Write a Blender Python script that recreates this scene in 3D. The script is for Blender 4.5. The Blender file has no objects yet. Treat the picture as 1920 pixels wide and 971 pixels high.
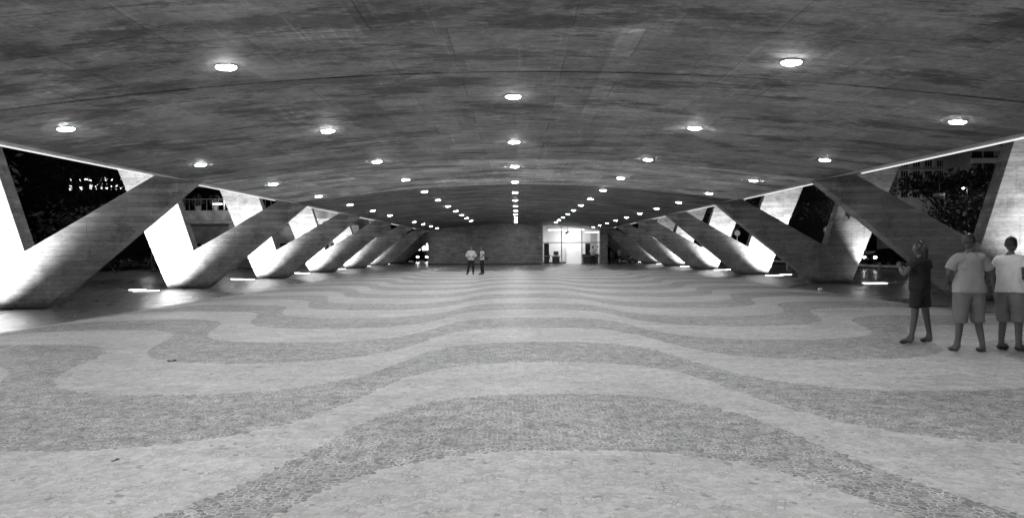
import bpy, bmesh, math, random
from mathutils import Vector, Matrix, Euler
R = math.radians
random.seed(7)
S = bpy.context.scene
COL = S.collection

# ---------------------------------------------------------------- camera
cam_d = bpy.data.cameras.new('camera')
cam = bpy.data.objects.new('camera', cam_d); COL.objects.link(cam)
cam_d.sensor_width = 36.0; cam_d.lens = 24.0
cam_d.clip_end = 2000; cam_d.clip_start = 0.05
_pit, _yaw, _rol = 0.0143, -0.0065, 0.0068
def _cam_basis():
    def w(v):       # view space (x right, y fwd, z up) -> world
        x, y, z = v
        y, z = y*math.cos(_pit)+z*math.sin(_pit), -y*math.sin(_pit)+z*math.cos(_pit)
        x, y = x*math.cos(_yaw)+y*math.sin(_yaw), -x*math.sin(_yaw)+y*math.cos(_yaw)
        return Vector((x, y, z))
    c, s = math.cos(_rol), math.sin(_rol)
    right = w((c, 0, -s)); up = w((s, 0, c)); fwd = w((0, 1, 0))
    return right, up, fwd
_r, _u, _f = _cam_basis()
cam.matrix_world = Matrix(((_r.x, _u.x, -_f.x, 0.0965), (_r.y, _u.y, -_f.y, 0.0), (_r.z, _u.z, -_f.z, 1.5825), (0, 0, 0, 1)))
S.camera = cam

# ---------------------------------------------------------------- world (night sky) and exposure
W = bpy.data.worlds.new('World'); S.world = W; W.use_nodes = True
wn = W.node_tree; wn.nodes.clear()
sky = wn.nodes.new('ShaderNodeTexSky'); sky.sky_type = 'NISHITA'; sky.sun_disc = False
sky.sun_elevation = R(-4); sky.sun_rotation = R(40)
bw = wn.nodes.new('ShaderNodeRGBToBW'); bg = wn.nodes.new('ShaderNodeBackground'); wo = wn.nodes.new('ShaderNodeOutputWorld')
bg.inputs[1].default_value = 0.02
wn.links.new(sky.outputs[0], bw.inputs[0]); wn.links.new(bw.outputs[0], bg.inputs[0]); wn.links.new(bg.outputs[0], wo.inputs[0])
S.view_settings.view_transform = 'Standard'; S.view_settings.look = 'None'
S.view_settings.gamma = 1.0; S.view_settings.use_curve_mapping = False
S.view_settings.exposure = 0.0

DOWN_STRENGTH = 385.0     # radiance of the ceiling lights
UP_POWER = 5600.0          # watts of one floor uplight

# ---------------------------------------------------------------- material helpers
class NT:
    def __init__(s, name):
        s.m = bpy.data.materials.new(name); s.m.use_nodes = True
        s.t = s.m.node_tree; s.n = s.t.nodes; s.b = s.n['Principled BSDF']
        s.co = s.n.new('ShaderNodeTexCoord').outputs['Object']
    def new(s, kind, **kw):
        n = s.n.new(kind)
        for k, v in kw.items(): setattr(n, k, v)
        return n
    def link(s, a, b): s.t.links.new(a, b)
    def put(s, sock, v):
        if hasattr(v, 'links') or isinstance(v, bpy.types.NodeSocket): s.link(v, sock)
        else: sock.default_value = v
    def math(s, op, a, b=0.0, c=None, clamp=False):
        n = s.new('ShaderNodeMath', operation=op); n.use_clamp = clamp
        s.put(n.inputs[0], a); s.put(n.inputs[1], b)
        if c is not None: s.put(n.inputs[2], c)
        return n.outputs[0]
    def map(s, scale=(1, 1, 1), loc=(0, 0, 0), rot=(0, 0, 0), co=None):
        n = s.new('ShaderNodeMapping'); s.link(co or s.co, n.inputs[0])
        n.inputs['Scale'].default_value = scale; n.inputs['Location'].default_value = loc; n.inputs['Rotation'].default_value = rot
        return n.outputs[0]
    def noise(s, scale, detail=4, rough=.55, co=None, dist=0):
        n = s.new('ShaderNodeTexNoise'); n.inputs['Scale'].default_value = scale; n.inputs['Detail'].default_value = detail
        n.inputs['Roughness'].default_value = rough; n.inputs['Distortion'].default_value = dist
        s.link(co or s.co, n.inputs['Vector']); return n.outputs[0]
    def rng(s, v, a, b, c, d, smooth=False):
        n = s.new('ShaderNodeMapRange'); n.interpolation_type = 'SMOOTHSTEP' if smooth else 'LINEAR'
        s.put(n.inputs[0], v)
        for i, q in enumerate((a, b, c, d)): n.inputs[i+1].default_value = q
        return n.outputs[0]
    def mix(s, f, a, b):
        n = s.new('ShaderNodeMix'); n.data_type = 'FLOAT'
        s.put(n.inputs[0], f); s.put(n.inputs[2], a); s.put(n.inputs[3], b); return n.outputs[0]
    def bump(s, h, strength=.3, dist=.01):
        n = s.new('ShaderNodeBump'); n.inputs['Strength'].default_value = strength; n.inputs['Distance'].default_value = dist
        s.link(h, n.inputs['Height']); s.link(n.outputs[0], s.b.inputs['Normal'])
    def done(s, col=None, rough=.6, spec=.5, metal=0.0):
        if col is not None:
            if isinstance(col, (int, float)): s.b.inputs['Base Color'].default_value = (col, col, col, 1)
            else: s.link(col, s.b.inputs['Base Color'])
        s.put(s.b.inputs['Roughness'], rough)
        s.b.inputs['Specular IOR Level'].default_value = spec; s.b.inputs['Metallic'].default_value = metal
        return s.m

def plain(name, v, rough=.6, var=.12, scale=6.0, spec=.5, metal=0.0):
    t = NT(name)
    return t.done(t.rng(t.noise(scale, 5), .3, .7, v*(1-var), v*(1+var)), rough, spec, metal)

def emit(name, strength, v=1.0):
    m = bpy.data.materials.new(name); m.use_nodes = True; n = m.node_tree.nodes; n.clear()
    e = n.new('ShaderNodeEmission'); o = n.new('ShaderNodeOutputMaterial')
    e.inputs[0].default_value = (v, v, v, 1); e.inputs[1].default_value = strength
    m.node_tree.links.new(e.outputs[0], o.inputs[0]); return m

def brick(t, co, w, h, off, mortar, mval):
    br = t.new('ShaderNodeTexBrick'); t.link(co, br.inputs['Vector'])
    br.inputs['Color1'].default_value = (0, 0, 0, 1); br.inputs['Color2'].default_value = (1, 1, 1, 1); br.inputs['Mortar'].default_value = (mval, mval, mval, 1)
    br.inputs['Scale'].default_value = 1; br.inputs['Mortar Size'].default_value = mortar; br.inputs['Mortar Smooth'].default_value = .2
    br.inputs['Brick Width'].default_value = w; br.inputs['Row Height'].default_value = h; br.offset = off
    return br.outputs[0], br.outputs[1]
def mat_ceiling():
    t = NT('board_marked_ceiling_concrete')
    # formwork sheets and boards of different tone, wet stains, pale laitance, scratches along and across
    jig = t.new('ShaderNodeTexNoise'); jig.inputs['Scale'].default_value = 9; jig.inputs['Detail'].default_value = 4; t.link(t.co, jig.inputs['Vector'])
    va = t.new('ShaderNodeVectorMath', operation='MULTIPLY_ADD'); t.link(jig.outputs['Color'], va.inputs[0]); va.inputs[1].default_value = (.05, .05, 0); t.link(t.co, va.inputs[2]); jc = va.outputs[0]
    p1, m1 = brick(t, t.map((1, 1, 1), (3.1, .35, 0), co=jc), 2.4, 1.22, .37, .012, .5)
    p2, m2 = brick(t, t.map((1, 1, 1), (.4, 1.7, 0), (0, 0, R(90)), co=jc), 3.3, .62, .45, .01, .5)
    p3, m3 = brick(t, t.map((1, 1, 1), (.2, .9, 0), co=jc), 3.9, .153, .31, .006, .5)
    big = t.rng(t.noise(.45, 5, .6, t.map((.8, 1, 1), (9, 2, 0))), .4, .6, 0, 1)
    c = t.rng(p1, 0, 1, .82, 1.18)
    c = t.math('MULTIPLY', c, t.mix(big, 1.0, t.rng(p2, 0, 1, .76, 1.24)))
    c = t.math('MULTIPLY', c, t.mix(big, t.rng(p3, 0, 1, .84, 1.16), 1.0))
    c = t.math('MULTIPLY', c, t.math('SUBTRACT', 1.0, t.math('MULTIPLY', m1, .35)))
    def mul(v):
        nonlocal c; c = t.math('MULTIPLY', c, v)
    mul(t.rng(t.noise(.9, 12, .76, t.map((.75, 1.15, 1))), .36, .64, .60, 1.5))
    mul(t.rng(t.noise(11, 8, .78, t.map((.85, 1.2, 1))), .3, .7, .66, 1.36))
    st = t.noise(.62, 14, .74, t.map((.6, 1.5, 1), (11.3, 4.1, 0)), .1)
    mul(t.rng(st, .51, .59, 1.04, .46, True))
    mul(t.rng(t.noise(1.9, 12, .78, t.map((.45, 1.5, 1), (31, 14, 0))), .57, .61, 1.0, .55, True))
    mul(t.rng(t.noise(1.2, 12, .76, t.map((.6, 1.2, 1), (3, 44, 0))), .57, .66, 1.0, 1.75, True))
    mul(t.rng(t.noise(2.0, 7, .7, t.map((5, .22, 1), (5, 12, 0), (0, 0, R(4)))), .60, .66, 1.0, 1.4, True))
    mul(t.rng(t.noise(2.0, 7, .7, t.map((.2, 5, 1), (15, 2, 0), (0, 0, R(-3)))), .61, .66, 1.0, .62, True))
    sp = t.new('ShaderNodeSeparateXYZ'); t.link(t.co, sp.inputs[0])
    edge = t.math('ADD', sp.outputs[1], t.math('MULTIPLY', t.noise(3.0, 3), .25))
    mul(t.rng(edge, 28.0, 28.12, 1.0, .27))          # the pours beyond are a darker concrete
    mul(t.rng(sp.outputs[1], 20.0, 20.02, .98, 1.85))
    c = t.math('MULTIPLY', c, .26)
    t.bump(t.math('ADD', t.noise(7, 9, .7), t.math('MULTIPLY', m1, -.4)), .35, .02)
    return t.done(c, .75, .3)

def mat_pillar():
    t = NT('board_marked_pillar_concrete')
    # boards run level across the piers
    jig = t.new('ShaderNodeTexNoise'); jig.inputs['Scale'].default_value = 6; jig.inputs['Detail'].default_value = 3; t.link(t.co, jig.inputs['Vector'])
    va = t.new('ShaderNodeVectorMath', operation='MULTIPLY_ADD'); t.link(jig.outputs['Color'], va.inputs[0]); va.inputs[1].default_value = (.02, .02, .02); t.link(t.co, va.inputs[2]); jc = va.outputs[0]
    p, m = brick(t, t.map((1, 1, 1), (0, 0, 0), (R(90), 0, 0), co=jc), 3.1, .135, .41, .006, .5)
    c = t.rng(p, 0, 1, .80, 1.16)
    def mul(v):
        nonlocal c; c = t.math('MULTIPLY', c, v)
    mul(t.math('SUBTRACT', 1.0, t.math('MULTIPLY', m, .38)))
    mul(t.rng(t.noise(1.3, 12, .76, t.map((.7, 1, 2.0))), .33, .67, .70, 1.3))
    mul(t.rng(t.noise(12, 8, .78, t.map((.5, 1, 2.2), (3, 1, 7))), .3, .7, .72, 1.28))
    mul(t.rng(t.noise(.8, 10, .72, t.map((1, 1, 1.2), (7, 3, 2)), .2), .52, .62, 1.0, .72, True))
    mul(t.rng(t.noise(2.6, 7, .7, t.map((3.2, 1, .16), (2, 0, 5))), .58, .66, 1.0, 1.25, True))
    mul(t.rng(t.noise(2.2, 7, .7, t.map((3.6, 1, .12), (12, 0, 9))), .60, .67, 1.0, .62, True))
    mul(t.rng(t.noise(3.0, 8, .7, t.map((.12, 1, 5), (1, 0, 9))), .58, .64, 1.0, .66, True))
    sp = t.new('ShaderNodeSeparateXYZ'); t.link(t.co, sp.inputs[0])
    mul(t.rng(t.math('ADD', sp.outputs[2], t.math('MULTIPLY', t.noise(3.5, 8, .7), -.5)), -.22, .18, .42, 1.0, True))   # darker near the ground
    c = t.math('MULTIPLY', c, .26)
    t.bump(t.math('ADD', t.noise(9, 8, .7, t.map((.5, 1, 2.5))), t.math('MULTIPLY', m, -.5)), .35, .015)
    return t.done(c, .75, .3)

def mat_mosaic():
    t = NT('portuguese_stone_mosaic')
    warp = t.new('ShaderNodeTexNoise'); warp.inputs['Scale'].default_value = 16.0; warp.inputs['Detail'].default_value = 3; t.link(t.co, warp.inputs['Vector'])
    va = t.new('ShaderNodeVectorMath', operation='MULTIPLY_ADD'); t.link(warp.outputs['Color'], va.inputs[0])
    va.inputs[1].default_value = (.055, .055, 0); t.link(t.co, va.inputs[2]); co = va.outputs[0]
    v = t.new('ShaderNodeTexVoronoi', voronoi_dimensions='2D', feature='F1'); v.inputs['Scale'].default_value = 23.0; v.inputs['Randomness'].default_value = .9; t.link(co, v.inputs['Vector'])
    e = t.new('ShaderNodeTexVoronoi', voronoi_dimensions='2D', feature='DISTANCE_TO_EDGE'); e.inputs['Scale'].default_value = 23.0; e.inputs['Randomness'].default_value = .9; t.link(co, e.inputs['Vector'])
    sp = t.new('ShaderNodeSeparateXYZ'); t.link(v.outputs['Position'], sp.inputs[0])
    X = t.math('SUBTRACT', sp.outputs[0], .525); Y = sp.outputs[1]
    pp = t.math('PINGPONG', X, 4.3)
    fc = t.new('ShaderNodeFloatCurve'); t.link(t.math('DIVIDE', pp, 4.3), fc.inputs['Value'])
    prof = [(0, 0), (.7, .07), (1.2, .3), (1.6, .75), (1.85, 1.3), (2.0, 1.9), (2.15, 2.45), (2.35, 3.0), (2.65, 3.5), (3.1, 3.88), (3.7, 4.1), (4.3, 4.15)]
    cv = fc.mapping.curves[0]
    cv.points[0].location = (0, 0); cv.points[1].location = (1, 1)
    for px, py in prof[1:-1]: cv.points.new(px/4.3, py/4.15)
    fc.mapping.update()
    D = t.math('MULTIPLY', fc.outputs[0], 4.15)
    vv = t.math('DIVIDE', t.math('ADD', t.math('SUBTRACT', Y, 5.375), D), 4.2)
    fr = t.math('FRACT', vv)
    dark = t.math('LESS_THAN', fr, .5)
    sc = t.new('ShaderNodeSeparateColor'); t.link(v.outputs['Color'], sc.inputs[0])
    rnd, rnd2 = sc.outputs[0], sc.outputs[1]
    grain = t.rng(t.noise(60, 4, .6), .3, .7, .88, 1.12)
    dk = t.mix(t.math('POWER', rnd, 1.3), .15, .37)
    odd = t.math('GREATER_THAN', rnd2, .985)             # stray dark stones among the pale ones
    lt = t.mix(odd, t.mix(rnd, .40, .57), .27)
    stone = t.math('MULTIPLY', t.mix(dark, lt, dk), grain)
    jw = t.rng(t.noise(7.0, 4), .32, .68, -.01, .15)
    ed = t.math('SUBTRACT', e.outputs[0], jw)
    joint = t.rng(ed, -.012, .012, 1, 0)
    jcol = t.mix(dark, t.rng(t.noise(5, 3), .38, .62, .28, .58), t.rng(t.noise(4, 3), .35, .6, .40, .60))
    c = t.mix(joint, stone, jcol)
    wear = t.rng(t.noise(.5, 8, .65), .3, .7, .80, 1.12)
    patch = t.rng(t.noise(1.5, 7, .7, t.map((.4, 1.6, 1))), .3, .7, .84, 1.12)
    c = t.math('MULTIPLY', t.math('MULTIPLY', c, wear), patch)
    t.bump(t.math('MULTIPLY', t.math('MINIMUM', e.outputs[0], .2), t.rng(rnd2, 0, 1, .6, 1.3)), .35, .02)
    return t.done(c, t.rng(t.noise(2.2, 4), .3, .7, .45, .62), .35)

def mat_smooth_floor():
    t = NT('smooth_cement_floor')
    a = t.rng(t.noise(.5, 8, .6, t.map((.5, 1.8, 1))), .3, .7, .72, 1.25)
    b = t.rng(t.noise(5, 6, .65), .3, .7, .88, 1.12)
    br = t.new('ShaderNodeTexBrick'); t.link(t.map(), br.inputs['Vector'])
    br.inputs['Color1'].default_value = (.9, .9, .9, 1); br.inputs['Color2'].default_value = (1.05, 1.05, 1.05, 1); br.inputs['Mortar'].default_value = (.45, .45, .45, 1)
    br.inputs['Scale'].default_value = 1; br.inputs['Mortar Size'].default_value = .008; br.inputs['Brick Width'].default_value = 2.5; br.inputs['Row Height'].default_value = 1.25; br.offset = 0
    c = t.math('MULTIPLY', t.math('MULTIPLY', t.math('MULTIPLY', a, b), br.outputs[0]), .135)
    t.bump(t.noise(3, 5, .6, t.map((.4, 1.6, 1))), .03, .005)
    return t.done(c, t.rng(t.noise(1.3, 5), .3, .7, .24, .38), .65)

def mat_brick():
    t = NT('dark_brick')
    br = t.new('ShaderNodeTexBrick'); t.link(t.map((1, 1, 1), (0, 0, 0), (R(90), 0, 0)), br.inputs['Vector'])
    br.inputs['Color1'].default_value = (.16, .16, .16, 1); br.inputs['Color2'].default_value = (.26, .26, .26, 1); br.inputs['Mortar'].default_value = (.05, .05, .05, 1)
    br.inputs['Scale'].default_value = 1; br.inputs['Mortar Size'].default_value = .012; br.inputs['Brick Width'].default_value = .26; br.inputs['Row Height'].default_value = .085
    n = t.rng(t.noise(1.4, 7, .65, t.map((.5, 1, 2))), .3, .7, .6, 1.4)
    return t.done(t.math('MULTIPLY', br.outputs[0], n), .7, .3)

M = {}
M['ceiling'] = mat_ceiling(); M['pillar'] = mat_pillar(); M['mosaic'] = mat_mosaic(); M['smooth'] = mat_smooth_floor(); M['brick'] = mat_brick()
M['soffit'] = plain('pale_edge_concrete', .8, .6, .1, 3)
M['asphalt'] = plain('asphalt', .05, .8, .25, 14)
M['ground'] = plain('dark_earth_and_grass', .035, .9, .4, 3)
M['grey'] = plain('grey_concrete', .3, .8, .3, 2)
M['fascia'] = plain('weathered_fascia_concrete', .35, .8, .45, 1.3)
M['dark'] = plain('black_paint', .02, .4)
M['darkmetal'] = plain('dark_metal', .05, .4, .1, 8, .5, .6)
M['steel'] = plain('grey_steel_frame', .3, .4, .1, 8, .5, .5)
M['chrome'] = plain('chrome', .6, .2, .05, 8, .5, 1.0)
M['rubber'] = plain('rubber', .02, .8)
M['white'] = plain('white_paint', .8, .5, .04, 3)
M['offwhite'] = plain('pale_laminate', .62, .45, .06, 2)
M['lamp'] = emit('ceiling_lamp_glow', DOWN_STRENGTH)
M['uplens'] = emit('uplight_glow', 14)
M['strip'] = emit('edge_strip_glow', 1.0)
M['lampR'] = emit('ceiling_lamp_glow_dimmer', DOWN_STRENGTH*.8)
M['lampRR'] = emit('ceiling_lamp_glow_dimmest', DOWN_STRENGTH*.42)
M['tube'] = emit('fluorescent_glow', 12)
M['room'] = emit('room_panel_glow', 9)
M['bulb'] = emit('street_bulb_glow', 60)
M['winlit'] = emit('lit_window_glow', 3.0)
M['winlit2'] = emit('bright_window_glow', 3.5)
M['headlamp'] = emit('headlamp_glow', 80)
M['taillamp'] = emit('taillamp_glow', 6)
M['winglass'] = plain('dark_window_glass', .02, .12)
M['facade'] = plain('old_facade_plaster', .42, .85, .2, .5)
M['facade2'] = plain('modern_facade_concrete', .2, .85, .15, .5)
M['towerwall'] = plain('dark_tower_wall', .05, .85, .2, .3)
M['bark'] = plain('bark', .06, .9, .3, 5)
def leafmat(name, v):
    t = NT(name)
    return t.done(t.rng(t.noise(1.2, 5), .3, .7, v*.5, v*1.6), .55, .4)
M['leaf'] = leafmat('dark_leaf', .06); M['leaf2'] = leafmat('mid_leaf', .09)
M['skin'] = plain('brown_skin', .09, .5, .06, 20); M['skin2'] = plain('tan_skin', .18, .5, .06, 20)
M['hair'] = plain('black_hair', .015, .5, .3, 40)
def cloth(name, v):
    t = NT(name); t.bump(t.noise(7, 4, .6, t.map((1, 1, 2.2))), .6, .03)
    return t.done(t.rng(t.noise(4, 4), .3, .7, v*.88, v*1.08), .85, .2)
M['whitecloth'] = cloth('white_cotton', .7); M['greycloth'] = cloth('grey_cotton', .3); M['darkcloth'] = cloth('dark_trouser_cloth', .03)
M['midcloth'] = cloth('mid_grey_shorts_cloth', .17); M['leather'] = plain('black_leather', .02, .4)
M['shoe'] = plain('dark_shoe', .03, .5)
t = NT('clear_glass'); t.b.inputs['Transmission Weight'].default_value = 1.0; t.b.inputs['IOR'].default_value = 1.1
M['glass'] = t.done(.95, .02, .5)

# ---------------------------------------------------------------- mesh helpers
class MB:
    def __init__(s): s.v = []; s.f = []
    def add(s, vs, fs):
        o = len(s.v); s.v += [tuple(q) for q in vs]; s.f += [tuple(i+o for i in q) for q in fs]; return s
    def box(s, x0, x1, y0, y1, z0, z1):
        return s.add([(x0, y0, z0), (x1, y0, z0), (x1, y1, z0), (x0, y1, z0), (x0, y0, z1), (x1, y0, z1), (x1, y1, z1), (x0, y1, z1)],
                     [(0, 3, 2, 1), (4, 5, 6, 7), (0, 1, 5, 4), (1, 2, 6, 5), (2, 3, 7, 6), (3, 0, 4, 7)])
    def tube(s, pts, rad, n=8, cap=True, close=False):
        pts = [Vector(p) for p in pts]; rs = rad if isinstance(rad, (list, tuple)) else [rad]*len(pts)
        vs = []; N = len(pts)
        for i, p in enumerate(pts):
            if close: d = pts[(i+1) % N]-pts[i-1]
            else: d = pts[min(i+1, N-1)]-pts[max(i-1, 0)]
            d.normalize(); a = Vector((0, 0, 1)) if abs(d.z) < .9 else Vector((1, 0, 0))
            u = d.cross(a).normalized(); w = d.cross(u)
            for k in range(n):
                t_ = 2*math.pi*k/n; vs.append(p+(u*math.cos(t_)+w*math.sin(t_))*rs[i])
        fs = []
        for i in range(N if close else N-1):
            j = (i+1) % N
            for k in range(n): fs.append((i*n+k, i*n+(k+1) % n, j*n+(k+1) % n, j*n+k))
        if cap and not close: fs += [tuple(range(n))[::-1], tuple((N-1)*n+k for k in range(n))]
        return s.add(vs, fs)
    def lathe(s, prof, n=24, c=(0, 0, 0), axis='z'):
        vs = []
        for r, z in prof:
            for k in range(n):
                a = 2*math.pi*k/n
                p = (r*math.cos(a), r*math.sin(a), z) if axis == 'z' else (z, r*math.cos(a), r*math.sin(a)) if axis == 'x' else (r*math.cos(a), z, r*math.sin(a))
                vs.append((p[0]+c[0], p[1]+c[1], p[2]+c[2]))
        fs = []
        for i in range(len(prof)-1):
            for k in range(n): fs.append((i*n+k, i*n+(k+1) % n, (i+1)*n+(k+1) % n, (i+1)*n+k))
        if prof[0][0] > 1e-4: fs.append(tuple(range(n))[::-1])
        if prof[-1][0] > 1e-4: fs.append(tuple((len(prof)-1)*n+k for k in range(n)))
        return s.add(vs, fs)
    def ell(s, c, r, n=10):
        prof = [(max(math.sin(math.pi*i/n), 0), -math.cos(math.pi*i/n)) for i in range(n+1)]
        vs = []; m = n*2
        for q, z in prof:
            for k in range(m):
                a = 2*math.pi*k/m; vs.append((c[0]+q*r[0]*math.cos(a), c[1]+q*r[1]*math.sin(a), c[2]+z*r[2]))
        return s.add(vs, [(i*m+k, i*m+(k+1) % m, (i+1)*m+(k+1) % m, (i+1)*m+k) for i in range(n) for k in range(m)])
    def prism(s, poly, y0, y1):     # poly in xz
        n = len(poly)
        vs = [(x, y0, z) for x, z in poly]+[(x, y1, z) for x, z in poly]
        fs = [tuple(range(n)), tuple(range(n, 2*n))[::-1]]+[(i, i+n, (i+1) % n+n, (i+1) % n) for i in range(n)]
        return s.add(vs, fs)
    def build(s, name, mat, parent=None, smooth=False, bevel=0, fix=True):
        me = bpy.data.meshes.new(name); me.from_pydata(s.v, [], s.f)
        if fix:
            bm = bmesh.new(); bm.from_mesh(me); bmesh.ops.recalc_face_normals(bm, faces=bm.faces); bm.to_mesh(me); bm.free()
        if smooth:
            for p in me.polygons: p.use_smooth = True
        me.materials.append(M[mat] if isinstance(mat, str) else mat)
        o = bpy.data.objects.new(name, me); COL.objects.link(o)
        if parent: o.parent = parent
        if bevel:
            b = o.modifiers.new('bevel', 'BEVEL'); b.width = bevel; b.segments = 2; b.limit_method = 'ANGLE'; b.angle_limit = R(25)
        return o

def tag(o, label=None, cat=None, group=None, kind=None):
    if label: o['label'] = label
    if cat: o['category'] = cat
    if group: o['group'] = group
    if kind: o['kind'] = kind
    return o
def empty(name, loc=(0, 0, 0), rz=0, scale=1):
    o = bpy.data.objects.new(name, None); COL.objects.link(o); o.location = loc; o.rotation_euler = (0, 0, rz); o.scale = (scale,)*3
    o.empty_display_size = .2; return o
def copy_tree(o, parent=None):
    c = o.copy(); COL.objects.link(c)
    if parent: c.parent = parent
    for ch in list(o.children): copy_tree(ch, c)
    return c
def lamp(name, kind, loc, power, target=None, parent=None, size=.1, cone=None, blend=.5):
    d = bpy.data.lights.new(name, kind); d.energy = power
    if kind == 'AREA': d.size = size
    else: d.shadow_soft_size = size
    if cone: d.spot_size = R(cone); d.spot_blend = blend
    o = bpy.data.objects.new(name, d); COL.objects.link(o); o.location = loc
    if target is not None:
        o.rotation_euler = (Vector(target)-Vector(loc)).to_track_quat('-Z', 'Y').to_euler()
    if parent: o.parent = parent
    return o
ORD = ['first', 'second', 'third', 'fourth', 'fifth', 'sixth', 'seventh', 'eighth', 'ninth', 'tenth', 'eleventh', 'twelfth', 'thirteenth', 'fourteenth', 'fifteenth']

# ---------------------------------------------------------------- ground sheets
def sheet(name, x0, x1, y0, y1, z, mat):
    return tag(MB().add([(x0, y0, z), (x1, y0, z), (x1, y1, z), (x0, y1, z)], [(0, 1, 2, 3)]).build(name, mat), kind='structure')
sheet('ground', -900, 900, -300, 1500, -.02, 'ground')
sheet('road', 17.5, 400, 66, 84, -.012, 'asphalt')
sheet('pavement', -34, 26, -30, 64, -.008, M['grey'])
sheet('plaza_floor', -24, 24, -16, 60, -.004, 'smooth').location.z = 0
sheet('rear_floor', -24, 16.9, 60, 95, -.004, 'smooth')
sheet('mosaic_floor', -10.1, 10.95, -12, 49.6, 0.0, 'mosaic')

# ---------------------------------------------------------------- ceiling
def zc(x): return 4.2211-.01*x*x+.0000196*x**4
PIL_L = [9, 18.99, 28.99, 38.99, 48.99, 58.99, 68.99, 78.99]
PIL_R = [10, 20, 30, 40, 50, 60, 70, 80]
def build_ceiling():
    root = empty('ceiling', (0, 0, 0))
    tag(root, 'dark stained board-marked concrete ceiling arching over the whole plaza', 'ceiling')
    # underside, split at the pour joints by narrow grooves
    joints = [-13.0, 0.4, 10.2, 20.0, 28.05, 40.0, 50.0, 60.0, 70.0, 87.0]
    xs = [-8.95+17.9*i/48 for i in range(49)]
    mb = MB()
    for a, b in zip(joints[:-1], joints[1:]):
        y0, y1 = a+.035, b-.035; n = len(xs)
        vs = [(x, y0, zc(x)) for x in xs]+[(x, y1, zc(x)) for x in xs]+[(x, y0, 4.5) for x in xs]+[(x, y1, 4.5) for x in xs]
        fs = []
        for i in range(n-1):
            fs += [(i, n+i, n+i+1, i+1), (i, i+1, 2*n+i+1, 2*n+i), (n+i+1, n+i, 3*n+i, 3*n+i+1)]
        mb.add(vs, fs)
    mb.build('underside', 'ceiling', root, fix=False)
    MB().box(-10.1, 10.1, -13, 87, 4.5, 5.2).build('slab', 'grey', root)
    for s in (-1, 1):
        a, b = 8.95, 10.12
        m = MB().prism([(s*a, zc(a)), (s*b, 3.735), (s*b, 5.15), (s*(b-.02), 5.15), (s*a, 4.45)], -13, 87)
        m.build('edge_soffit', 'soffit', root)
        for y in (PIL_L if s < 0 else PIL_R):
            MB().box(s*10.03, s*10.10, y+.75, y+9.75, 3.684, 3.705).build('added_edge_glow', 'strip', root)  # thin glowing bar added along each bay to whiten the soffit edge
    return root
build_ceiling()
# upper storey of the building on the slab (seen only from outside)
ub = empty('upper_storey', (0, 0, 5.2)); tag(ub, 'raised gallery storey resting above the concrete ceiling slab', 'building')
MB().box(-10.0, 10.0, -13, 87, 0.003, 4.4).build('wall', 'grey', ub)
MB().box(-17.5, 17.5, -13, 87, 4.45, 5.1).build('roof', 'grey', ub)

# ---------------------------------------------------------------- V pillars
def make_pillar():
    root = empty('v_pillar')
    A, B, C, D, E = (13.1, .035), (14.78, .035), (18.75, 9.64), (16.2, 9.64), (13.65, 1.62)
    H = (12.72, .35)
    G = (8.45, 3.90); F = (9.55, 3.99)
    def inner(pt): return .12
    P = [(A, 0, .5), (B, 0, .5), (C, .03, .45), (D, .03, .45), (E, 0, .5), (F, .10, .50), (G, .10, .50), (H, 0, .5)]
    off = 13.9
    vs = [(x-off, y0, z) for (x, z), y0, y1 in P]+[(x-off, y1, z) for (x, z), y0, y1 in P]
    fs = [(0, 1, 4, 7), (1, 2, 3, 4), (7, 4, 5, 6), (8, 15, 12, 9), (9, 12, 11, 10), (15, 14, 13, 12)]
    fs += [(i, i+8, (i+1) % 8+8, (i+1) % 8) for i in range(8)]
    MB().add(vs, fs).build('v_frame', 'pillar', root, bevel=.014)
    MB().box(13.16-off, 14.70-off, .05, .45, 0.0, .04).build('plinth', 'darkmetal', root)
    return root
left_words = [None, 'nearest V-shaped concrete pillar on the left, its white outer half cut by the picture edge',
  'second V-shaped concrete pillar on the left, outer arm burnt white by the floor lights',
  'third V-shaped concrete pillar on the left, white foot partly behind a dark leaning arm',
  'fourth V-shaped concrete pillar on the left, small white foot',
  'fifth V-shaped concrete pillar on the left, only a sliver of its foot lit',
  'sixth V-shaped concrete pillar on the left, mostly grey',
  'farthest left V-shaped concrete pillar beside the brick wall, unlit']
right_words = [None, 'nearest V-shaped concrete pillar on the right, standing behind the passers-by',
  'second V-shaped concrete pillar on the right, half dark and half grey with a scribble on its outer arm',
  'third V-shaped concrete pillar on the right, brightest white foot of the right row',
  'fourth V-shaped concrete pillar on the right, white foot with a faint diagonal crease',
  'fifth V-shaped concrete pillar on the right, pale strip at its foot',
  'sixth V-shaped concrete pillar on the right, leaning over the motorcycle',
  'farthest right V-shaped concrete pillar behind the parked motorcycle']
proto = make_pillar(); used = False
for side, ys, words in ((-1, PIL_L, left_words), (1, PIL_R, right_words)):
    for y, wds in zip(ys, words):
        o = proto if not used else copy_tree(proto)
        used = True
        o.location = (side*13.9, y, 0); o.scale = (side, 1, 1)
        tag(o, wds or ('V-shaped concrete pillar beside the camera on the %s, outside the picture' % ('left' if side < 0 else 'right')), 'pillar', 'V-shaped concrete pillars along both sides')
        if side > 0 and y == 30:     # scribbled tag on its outer arm
            random.seed(3)
            pts = []
            for i in range(46):
                u = i/45; pts.append((.62+u*.95, -.006, 2.93+.10*math.sin(i*1.9)+.05*math.sin(i*.7)+random.uniform(-.03, .03)))
            MB().tube(pts, .011, 4).build('graffiti_scribble', 'darkmetal', o)

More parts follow.
